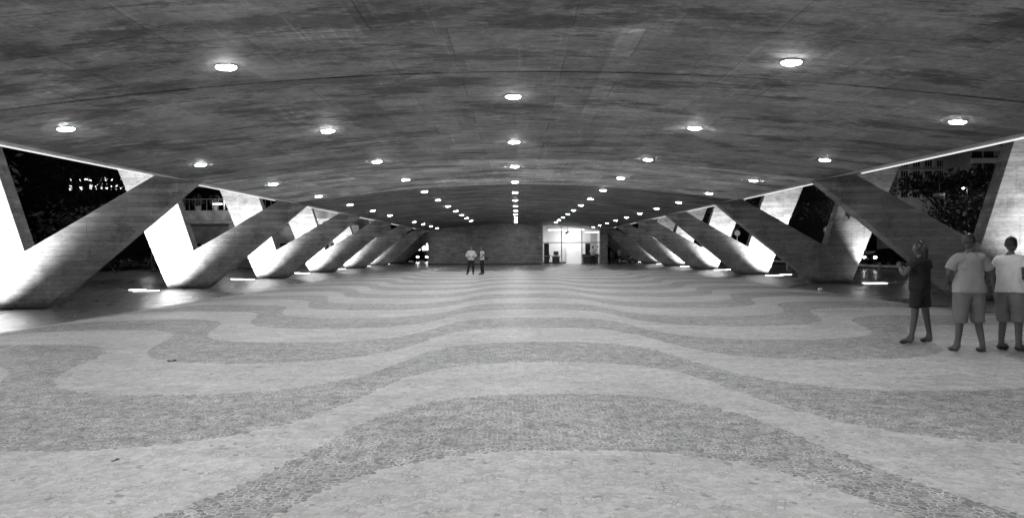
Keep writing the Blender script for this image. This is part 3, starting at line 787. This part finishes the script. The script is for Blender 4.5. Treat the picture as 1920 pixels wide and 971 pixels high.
make_tree((50, 78, 0), 10.8, 8.5, 4, 'wide flat-topped dark tree before the old apartment building', 'leaf', True, 14, .26, TR)
make_tree((44.5, 66, 0), 6.7, 5.0, 5, 'round-topped dark tree under the street lamp on the right', 'leaf2', False, 20, .17, TR)
make_tree((37, 62, 0), 4.8, 4.2, 6, 'dark tree behind the first right pillar arm', 'leaf', False, 18, .18, TR)
make_tree((34, 72, 0), 11, 4.6, 7, 'tall leafy tree seen in the gap of the second right pillar', 'leaf2', False, 34, .17, TR)
make_tree((29.5, 60, 0), 7.4, 3.0, 8, 'narrow leafy tree right beside the lit arm of the third right pillar', 'leaf2', False, 34, .12, TR)
make_tree((27, 86, 0), 9, 4.6, 10, 'dark tree in the gap of the third right pillar', 'leaf', False, 16, .2, TR)
make_tree((62, 92, 0), 9, 6.5, 11, 'dark tree right of the round-topped one', 'leaf', False, 14, .22, TR)
make_tree((-14.5, 104, 0), 6, 4.2, 12, 'dark tree seen beside the left end of the brick wall', 'leaf', False, 14, .2, None)

# ---------------------------------------------------------------- street furniture right
def street_lamp(loc, h, label, power=300, arm=.9, rz=0, group='street lamps'):
    root = empty('street_lamp', loc, rz); tag(root, label, 'street lamp', group)
    MB().tube([(0, 0, 0), (0, 0, h)], [.09, .05], 8).tube([(0, 0, h-.3), (-arm*.5, 0, h-.02), (-arm, 0, h-.05)], .03, 6).build('pole', 'darkmetal', root)
    MB().ell((-arm, 0, h-.08), (.26, .13, .08), 6).build('lamp_head', 'darkmetal', root, True)
    MB().lathe([(.09, 0), (.08, -.07), (.001, -.1)], 12, (-arm, 0, h-.15)).build('bulb', 'bulb', root)
    if power: lamp('lamp_light', 'POINT', (-arm, 0, h-.38), power, None, root, .12)
    return root
street_lamp((40.2, 61, 0), 6.9, 'slim street lamp with small bright head before the apartment blocks', 15, .35)
street_lamp((66, 62, 0), 9, 'added unseen lamp beyond the right edge of the picture, lighting the trees', 900)  # added out of view to light the right-hand trees
street_lamp((31, 36, 0), 7, 'added unseen lamp at right outside the picture, lighting the low fence', 300)  # added out of view to brighten the fence and outer pillar sides
street_lamp((-44, 34, 0), 7, 'added unseen lamp at far left outside the picture, lighting the trees', 350)  # added out of view so the left trees show faintly
def plain_pole(loc, h, label):
    root = empty('signal_pole', loc); tag(root, label, 'pole', 'thin dark poles by the road')
    MB().tube([(0, 0, 0), (0, 0, h)], [.07, .045], 8).build('pole', 'darkmetal', root)
    MB().box(-.55, .55, -.03, .03, h*.80, h*.80+.28).build('name_plate', 'steel', root); return root
plain_pole((38.3, 62, 0), 7.6, 'thin dark pole with a small plate, left of the street lamp')
plain_pole((42.4, 60, 0), 7.4, 'thin dark pole right of the street lamp')
def road_sign(loc, label, both):
    root = empty('road_sign', loc); tag(root, label, 'road sign')
    MB().tube([(0, 0, 0), (0, 0, 3.1)], .035, 8).build('pole', 'steel', root)
    d = MB().lathe([(.001, -.05), (.27, -.05), (.27, -.035), (.001, -.035)], 28, (0, 0, 2.85), 'y').build('round_plate', 'offwhite', root)
    MB().tube([(.235*math.cos(a*math.pi/16), -.054, 2.85+.235*math.sin(a*math.pi/16)) for a in range(32)], .028, 6, close=True).build('rim', 'darkmetal', d)
    cu_ = bpy.data.curves.new('txt', 'FONT'); cu_.body = '20'; cu_.size = .26; cu_.extrude = .004; cu_.align_x = 'CENTER'; cu_.align_y = 'CENTER'
    to = bpy.data.objects.new('tmp', cu_); COL.objects.link(to); dg = bpy.context.evaluated_depsgraph_get(); dg.update()
    mm = bpy.data.meshes.new_from_object(to.evaluated_get(dg)); bpy.data.objects.remove(to)
    mm.materials.clear(); mm.materials.append(M['dark']); no = bpy.data.objects.new('number', mm); COL.objects.link(no); no.parent = d; no.location = (0, -.06, 2.85); no.rotation_euler = (R(90), 0, 0)
    if both:
        w = MB().prism([(-.28, 2.05), (.28, 2.05), (0, 2.52)], -.05, -.035).build('triangular_plate', 'offwhite', root)
        MB().prism([(-.15, 2.12), (.15, 2.12), (0, 2.37)], -.06, -.052).build('symbol', 'dark', w)
    return root
road_sign((22.9, 50.3, 0), 'round sign above a triangular sign, seen in the gap of the second right pillar', True)
road_sign((19.3, 59.5, 0), 'single round road sign seen in the gap of the third right pillar', False)

# ---------------------------------------------------------------- cars
def make_car(loc, rz, label, paint, lights=True):
    root = empty('car', loc, rz); tag(root, label, 'car', 'cars on the road at the right')
    L = 2.1
    body = [(-L, .35), (-L, .75), (-1.95, .88), (-1.2, .95), (1.05, .92), (1.85, .8), (L, .62), (L, .33), (1.75, .22), (-1.8, .22)]
    MB().prism(body, -.85, .85).build('body', paint, root, bevel=.06)
    cab = [(-1.75, .93), (-1.3, 1.38), (-.2, 1.46), (.45, 1.38), (1.15, .93)]
    MB().prism(cab, -.72, .72).build('cabin', paint, root, bevel=.07)
    for s in (-1, 1):
        MB().prism([(-1.5, .98), (-1.2, 1.32), (-.35, 1.37), (-.35, .98)], s*.735-.005, s*.735+.005).build('window', 'winglass', root)
        MB().prism([(-.25, .98), (-.25, 1.37), (.38, 1.31), (.9, .98)], s*.735-.005, s*.735+.005).build('window', 'winglass', root)
    for x in (-1.3, 1.3):
        for s in (-1, 1):
            w = MB().lathe([(.2, -.1), (.3, -.1), (.32, -.07), (.32, .07), (.3, .1), (.2, .1)], 20, (x, s*.78, .32), 'y').build('wheel', 'rubber', root)
            MB().lathe([(.001, -.09), (.2, -.09), (.2, .09), (.001, .09)], 14, (x, s*.785, .32), 'y').build('rim', 'chrome', w)
    for s in (-1, 1):
        MB().ell((L-.06, s*.62, .64), (.09, .17, .09), 6).build('headlight', 'headlamp' if lights else 'chrome', root, True)
        MB().ell((-L+.05, s*.66, .72), (.07, .12, .1), 6).build('taillight', 'taillamp' if lights else 'darkmetal', root, True)
    MB().box(-L-.03, -L+.01, -.25, .25, .42, .54).build('number_plate', 'offwhite', root)
    return root
make_car((33.5, 61.5, -.01), R(196), 'dark car with lit headlights passing behind the low fence', 'dark')
make_car((46, 74, -.01), R(170), 'grey car with lit lamps farther up the road', 'steel')
make_car((24.5, 68, -.01), R(184), 'dark parked car seen between the second and third right pillars', 'darkmetal', False)
make_car((-13.4, 92, -.01), R(-60), 'dark car with lit headlights beyond the left end of the brick wall', 'dark')

# ---------------------------------------------------------------- buildings far right
def added_far_lamp(x, y, power, label):  # lamp added to brighten the far buildings
    return street_lamp((x, y, 0), 6.5, label, power)
root = empty('old_apartment_building', (139, 250, 0)); tag(root, 'old pale apartment building with rows of tall windows above the trees', 'building')
MB().box(0, 26.6, 0, 14, 0, 47).build('wall', 'facade', root)
for i in range(7): MB().box(.1+i*4.35, .65+i*4.35 if i < 6 else .5+i*4.35, -.4, -.003, 15, 46).build('pilaster', 'facade', root)
for fl in range(6):
    z = 19.4+fl*3.7
    MB().box(-.2, 26.65, -.6, -.41, z+2.62, z+2.85).build('cornice', 'facade', root)
    for i in range(6):
        x = 1.25+i*4.35
        w = MB().box(x, x+2.6, -.06, -.004, z, z+2.2).build('window', 'winglass', root)
        b = MB()
        for q in range(4): b.box(x+q*.86-.07, x+q*.86+.07, -.16, -.07, z, z+2.2)
        b.build('window_bars', 'facade', w)
root = empty('modern_apartment_building', (142.5, 215, 0)); tag(root, 'modern apartment block with pale balcony bands and dark window strips at the right', 'building')
MB().box(0, 30, 0, 14, 0, 46).build('wall', 'facade2', root)
for fl in range(8):
    z = 12.5+fl*3.75
    MB().box(-.05, 30, -.9, -.003, z, z+1.45).build('balcony_band', 'facade', root)
    for i in range(8):
        w = MB().box(.4+i*3.7, 3.4+i*3.7, -.05, -.004, z+1.6, z+3.6).build('window', 'winglass', root)
        if (i+fl) % 3 == 0: MB().box(.5+i*3.7, 1.9+i*3.7, -.1, -.055, z+1.65, z+3.55).build('shutter', 'facade2', w)
root = empty('dark_tower_block', (76, 200, 0)); tag(root, 'dark tower block rising behind the trees in the second right gap', 'building')
MB().box(0, 24, 0, 16, 0, 60).build('wall', 'towerwall', root)
for i in range(4): MB().box(1.5+i*5.8, 3.2+i*5.8, -.06, -.004, 18, 45).build('window_strip', 'winglass', root)
MB().box(21.2, 22.4, -.5, -.07, 10, 40).build('pale_column', 'facade', root)
added_far_lamp(126, 222, 8000, 'street lamp before the apartment blocks, hidden by trees'); added_far_lamp(150, 186, 4000, 'second added lamp before the apartment blocks, hidden by trees')  # both added behind the trees to light the facades
added_far_lamp(176, 186, 3000, 'third added lamp before the apartment blocks, hidden by trees'); added_far_lamp(104, 180, 700, 'added lamp before the dark tower block')  # added facade light, and an added one placed behind a pillar arm

# ---------------------------------------------------------------- terrace building left
tb = empty('terrace_building', (-19, 58, 0)); tag(tb, 'concrete terrace building with planted balcony and steel roof trusses behind the second left pillar', 'building')
MB().box(-12.5, 4.2, 0, 12, 4.25, 5.05).build('balcony_slab', 'fascia', tb)
MB().box(-12.5, 4.2, .6, 12, 3.95, 4.245).build('beam', 'grey', tb)
MB().box(-12.5, 4.2, 6.5, 12, 0, 3.94).build('wall', 'grey', tb)
for i in range(7):
    x = -12.2+i*2.35
    f_ = MB().box(x-.05, x+.05, 4.9, 5.0, 0, 3.9); f_.box(x+.06, x+2.2, 4.92, 4.98, 2.3, 2.4).box(x+.06, x+2.2, 4.92, 4.98, .9, 1.0)
    wv = f_.build('window_frame', 'steel', tb)
    MB().box(x+.06, x+2.2, 4.94, 4.96, 1.02, 2.28).build('pane', 'winglass', wv)
for x in (-12, -6, 1): MB().box(x, x+.5, 1.5, 2.0, 0, 3.94).build('column', 'fascia', tb)
rl = MB()
for i in range(33): rl.tube([(-12.3+i*.5, .15, 5.05), (-12.3+i*.5, .15, 6.0)], .014, 5)
rl.tube([(-12.5, .15, 6.02), (4.1, .15, 6.02)], .03, 6); rl.build('railing', 'steel', tb)
tr = MB()
for j in range(4):
    y = .5+j*2.8
    tr.tube([(-12.5, y, 7.9), (4.2, y, 7.6)], .07, 6); tr.tube([(-12.5, y, 8.7), (4.2, y, 8.3)], .07, 6)
    for i in range(14):
        x = -12.4+i*1.17; zz = 7.9-(x+12.5)*.0178
        tr.tube([(x, y, zz), (x+.58, y, zz+.8)], .03, 5); tr.tube([(x+.58, y, zz+.8), (x+1.17, y, zz)], .03, 5)
tr.build('roof_truss', 'steel', tb)
MB().add([(-12.6, .2, 8.9), (4.3, .2, 8.5), (4.3, 11, 8.5), (-12.6, 11, 8.9), (-12.6, .2, 9.0), (4.3, .2, 8.6), (4.3, 11, 8.6), (-12.6, 11, 9.0)], [(0, 3, 2, 1), (4, 5, 6, 7), (0, 1, 5, 4), (1, 2, 6, 5), (2, 3, 7, 6), (3, 0, 4, 7)]).build('roof', 'grey', tb)
for x in (-12, -6, 1): MB().tube([(x, .6, 5.05), (x, .6, 8.1)], .07, 8).build('post', 'steel', tb)
for i, x in enumerate([-22.3, -20.9, -19.4, -17.9, -16.0]):
    q = empty('potted_plant', (-19+x+11, 58.9, 5.05)); tag(q, 'leafy potted plant on the terrace, %s from the left' % ORD[i], 'plant', 'plants on the terrace')
    MB().lathe([(.18, 0), (.26, .45), (.22, .45)], 12).build('pot', 'grey', q)
    crown_mesh([((0, 0, .9), (.6, .4, .55))], 900, .09, 50+i, 'leaf').build('foliage', 'leaf', q, fix=False)
gl = empty('terrace_lamp', (-24.6, 58.4, 5.05)); tag(gl, 'small glaring lamp on the terrace railing', 'lamp')
MB().tube([(0, 0, 0), (0, 0, .5)], .03, 6).build('stem', 'darkmetal', gl); MB().ell((0, 0, .6), (.13, .13, .13), 8).build('globe', 'bulb', gl, True)
lamp('globe_light', 'POINT', (0, -.3, .75), 25, None, gl, .1)
tl = empty('terrace_strip_lamp', (-25.6, 58.7, 5.62)); tag(tl, 'short fluorescent strip lamp glowing on the terrace', 'lamp')
MB().box(-.45, .4, -.04, .04, 0, .05).build('tube', 'tube', tl); MB().box(-.03, .03, .05, .08, -.57, .05).build('bracket', 'darkmetal', tl)
street_lamp((-27.5, 51.5, 0), 3.2, 'low added lamp post on the lawn, lighting the terrace building', 12, .3)  # lamp added to throw light on the terrace fascia
# far lit building at left
lb = empty('lit_hall', (-79, 120, 0)); tag(lb, 'far dark building whose top storey windows are lit, behind the left trees', 'building')
MB().box(0, 16, 0, 10, 0, 16).build('wall', 'facade2', lb)
rnd = random.Random(4)
for i in range(17):
    x = .4+i*.9
    if rnd.random() < .85: MB().box(x, x+rnd.uniform(.3, .7), -.05, -.003, 14.1, 14.3+rnd.random()*.4).build('window', 'winlit2', lb)
    if rnd.random() < .75: MB().box(x, x+.45, -.05, -.003, 12.5+rnd.random()*.2, 13.0+rnd.random()*.7).build('window', 'winlit', lb)
# lit shop front beyond the left end of the wall
kb = empty('lit_shopfront', (-17.6, 108, 0)); tag(kb, 'low building with glaring white windows beyond the left end of the brick wall', 'building')
MB().box(0, 9, 0, 6, 0, 4).build('wall', 'grey', kb)
for i in range(5): 
    w = MB().box(.5+i*1.45, 1.8+i*1.45, -.05, -.003, 1.5, 2.6).build('window', 'winlit2', kb)
    MB().box(1.1+i*1.45, 1.16+i*1.45, -.09, -.055, 1.5, 2.6).build('window_bar', 'darkmetal', w)
sheet('kerb', -30, -8.9, 84, 84.6, .12, 'grey')
